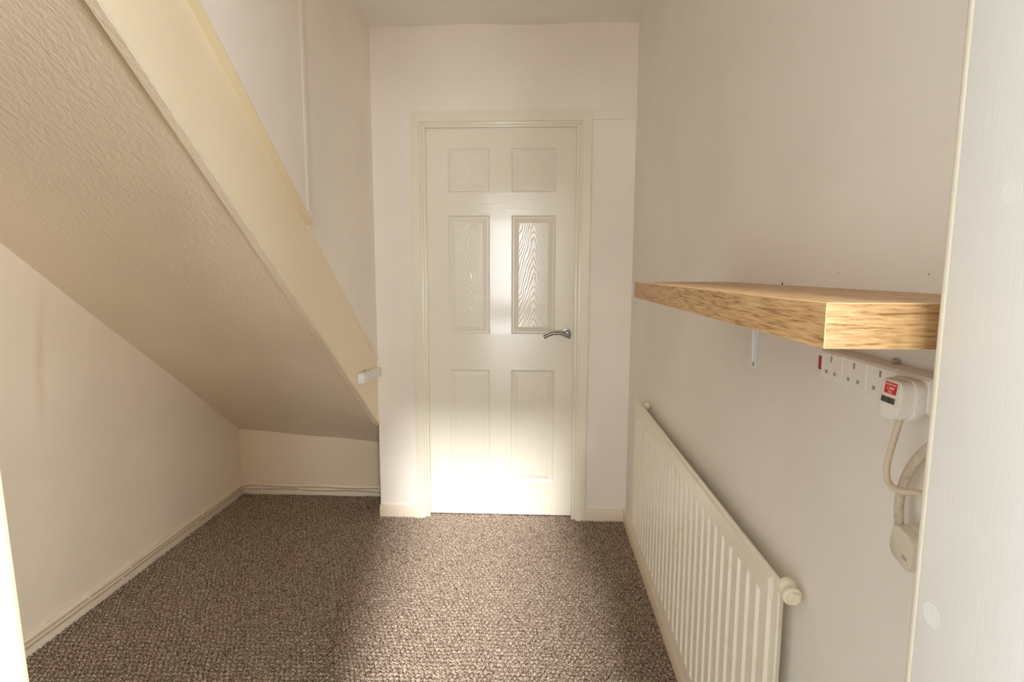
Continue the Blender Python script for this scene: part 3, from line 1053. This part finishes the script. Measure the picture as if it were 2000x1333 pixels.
# ---- second plug hanging by its thick cord
hp2 = thing('plug', 'greyish unplugged plug hanging by a thick dusty cord near the right edge of the photo', 'plug', (0.452, 0.655, 0.953))
rot = Matrix.Rotation(-math.pi / 2, 3, 'Z') @ Matrix.Rotation(math.radians(180 + 14), 3, 'Y')
hp2.rotation_euler = rot.to_euler()
plug_mesh('body', M['plastic_old'], hp2, 0.024)
bm = bmesh.new()
random.seed(9)
for k in range(6):
    xx = -0.0135 + 0.0016 * k
    zz = 0.006
    add_box(bm, xx, xx + 0.0006, -0.0245, -0.0238, zz + random.uniform(-0.0005, 0.0005), zz + 0.003)
    add_box(bm, xx, xx + 0.0012, -0.0245, -0.0238, zz + 0.0040, zz + 0.0046)
for v in bm.verts:
    v.co.y += 0.10 * v.co.z + 0.0003
from_bm('rating_marks', bm, M['grey_print'], hp2)
bm = bmesh.new()
add_tube(bm, catmull([(0.440, 0.678, 0.962), (0.440, 0.682, 0.985), (0.441, 0.683, 1.008), (0.443, 0.674, 1.040), (0.445, 0.655, 1.068), (0.446, 0.625, 1.095), (0.447, 0.590, 1.105)], 8),
         0.0062, 14, flat=0.8)
room_part(from_bm('cord', bm, M['cord_dirty'], smooth=True), hp2)

# ---- cables clipped along the skirting
def run(zoff, wave, seed):
    rnd = random.Random(seed)
    pts = []
    x = XS + 0.013 + 0.004
    for i in range(22):
        y = YF + 0.02 + (D2 - 0.06 - YF - 0.02) * i / 21
        pts.append((x, y, zoff + rnd.uniform(-wave, wave) * 0.5))
    pts.append((XS + 0.024, D2 - 0.030, zoff))
    yb = D2 - 0.017
    for i in range(12):
        xx = XS + 0.05 + (XL - 0.005 - XS - 0.05) * i / 11
        pts.append((xx, yb, zoff + wave * math.sin(i * 1.3 + seed) - 0.002 * i * 0.3))
    return pts
def cable(label, zoff, wave, seed, clips_y, clips_x, tail):
    pts = run(zoff, wave, seed)
    o = thing('cable', label, 'cable', (XS + 0.017, 2.0, zoff))
    bm = bmesh.new()
    path = catmull(pts + tail, 5)
    add_tube(bm, path, 0.0034, 10)
    adopt(from_bm('sheath', bm, M['cable'], smooth=True), o)
    def near(fn):
        return min(path, key=fn)
    for cy in clips_y:
        p = near(lambda q: abs(q.y - cy) + (10 if q.x > XS + 0.022 else 0))
        bm = bmesh.new()
        add_box(bm, p.x - 0.004, p.x + 0.0044, p.y - 0.0028, p.y + 0.0028, p.z - 0.0042, p.z + 0.0075, 0.0010, 2)
        adopt(from_bm('clip', bm, M['clip'], smooth=40), o)
    for cx in clips_x:
        p = near(lambda q: abs(q.x - cx) + (10 if q.y < D2 - 0.02 else 0))
        bm = bmesh.new()
        add_box(bm, p.x - 0.0028, p.x + 0.0028, p.y - 0.0044, p.y + 0.004, p.z - 0.0042, p.z + 0.0075, 0.0010, 2)
        adopt(from_bm('clip', bm, M['clip'], smooth=40), o)
    return o
cable('upper of two painted cables clipped along the skirting under the stairs', 0.047, 0.0022, 1,
      [1.0, 1.55, 1.93, 2.16, 2.66], [-1.575, -1.355, -0.893], [])
cable('lower of two painted cables clipped along the skirting under the stairs', 0.030, 0.0028, 4,
      [0.95, 1.5, 2.115, 2.62, 3.02], [-1.565, -1.335, -0.908], [(-0.83, D2 - 0.017, 0.012), (-0.815, D2 - 0.017, -0.002)])
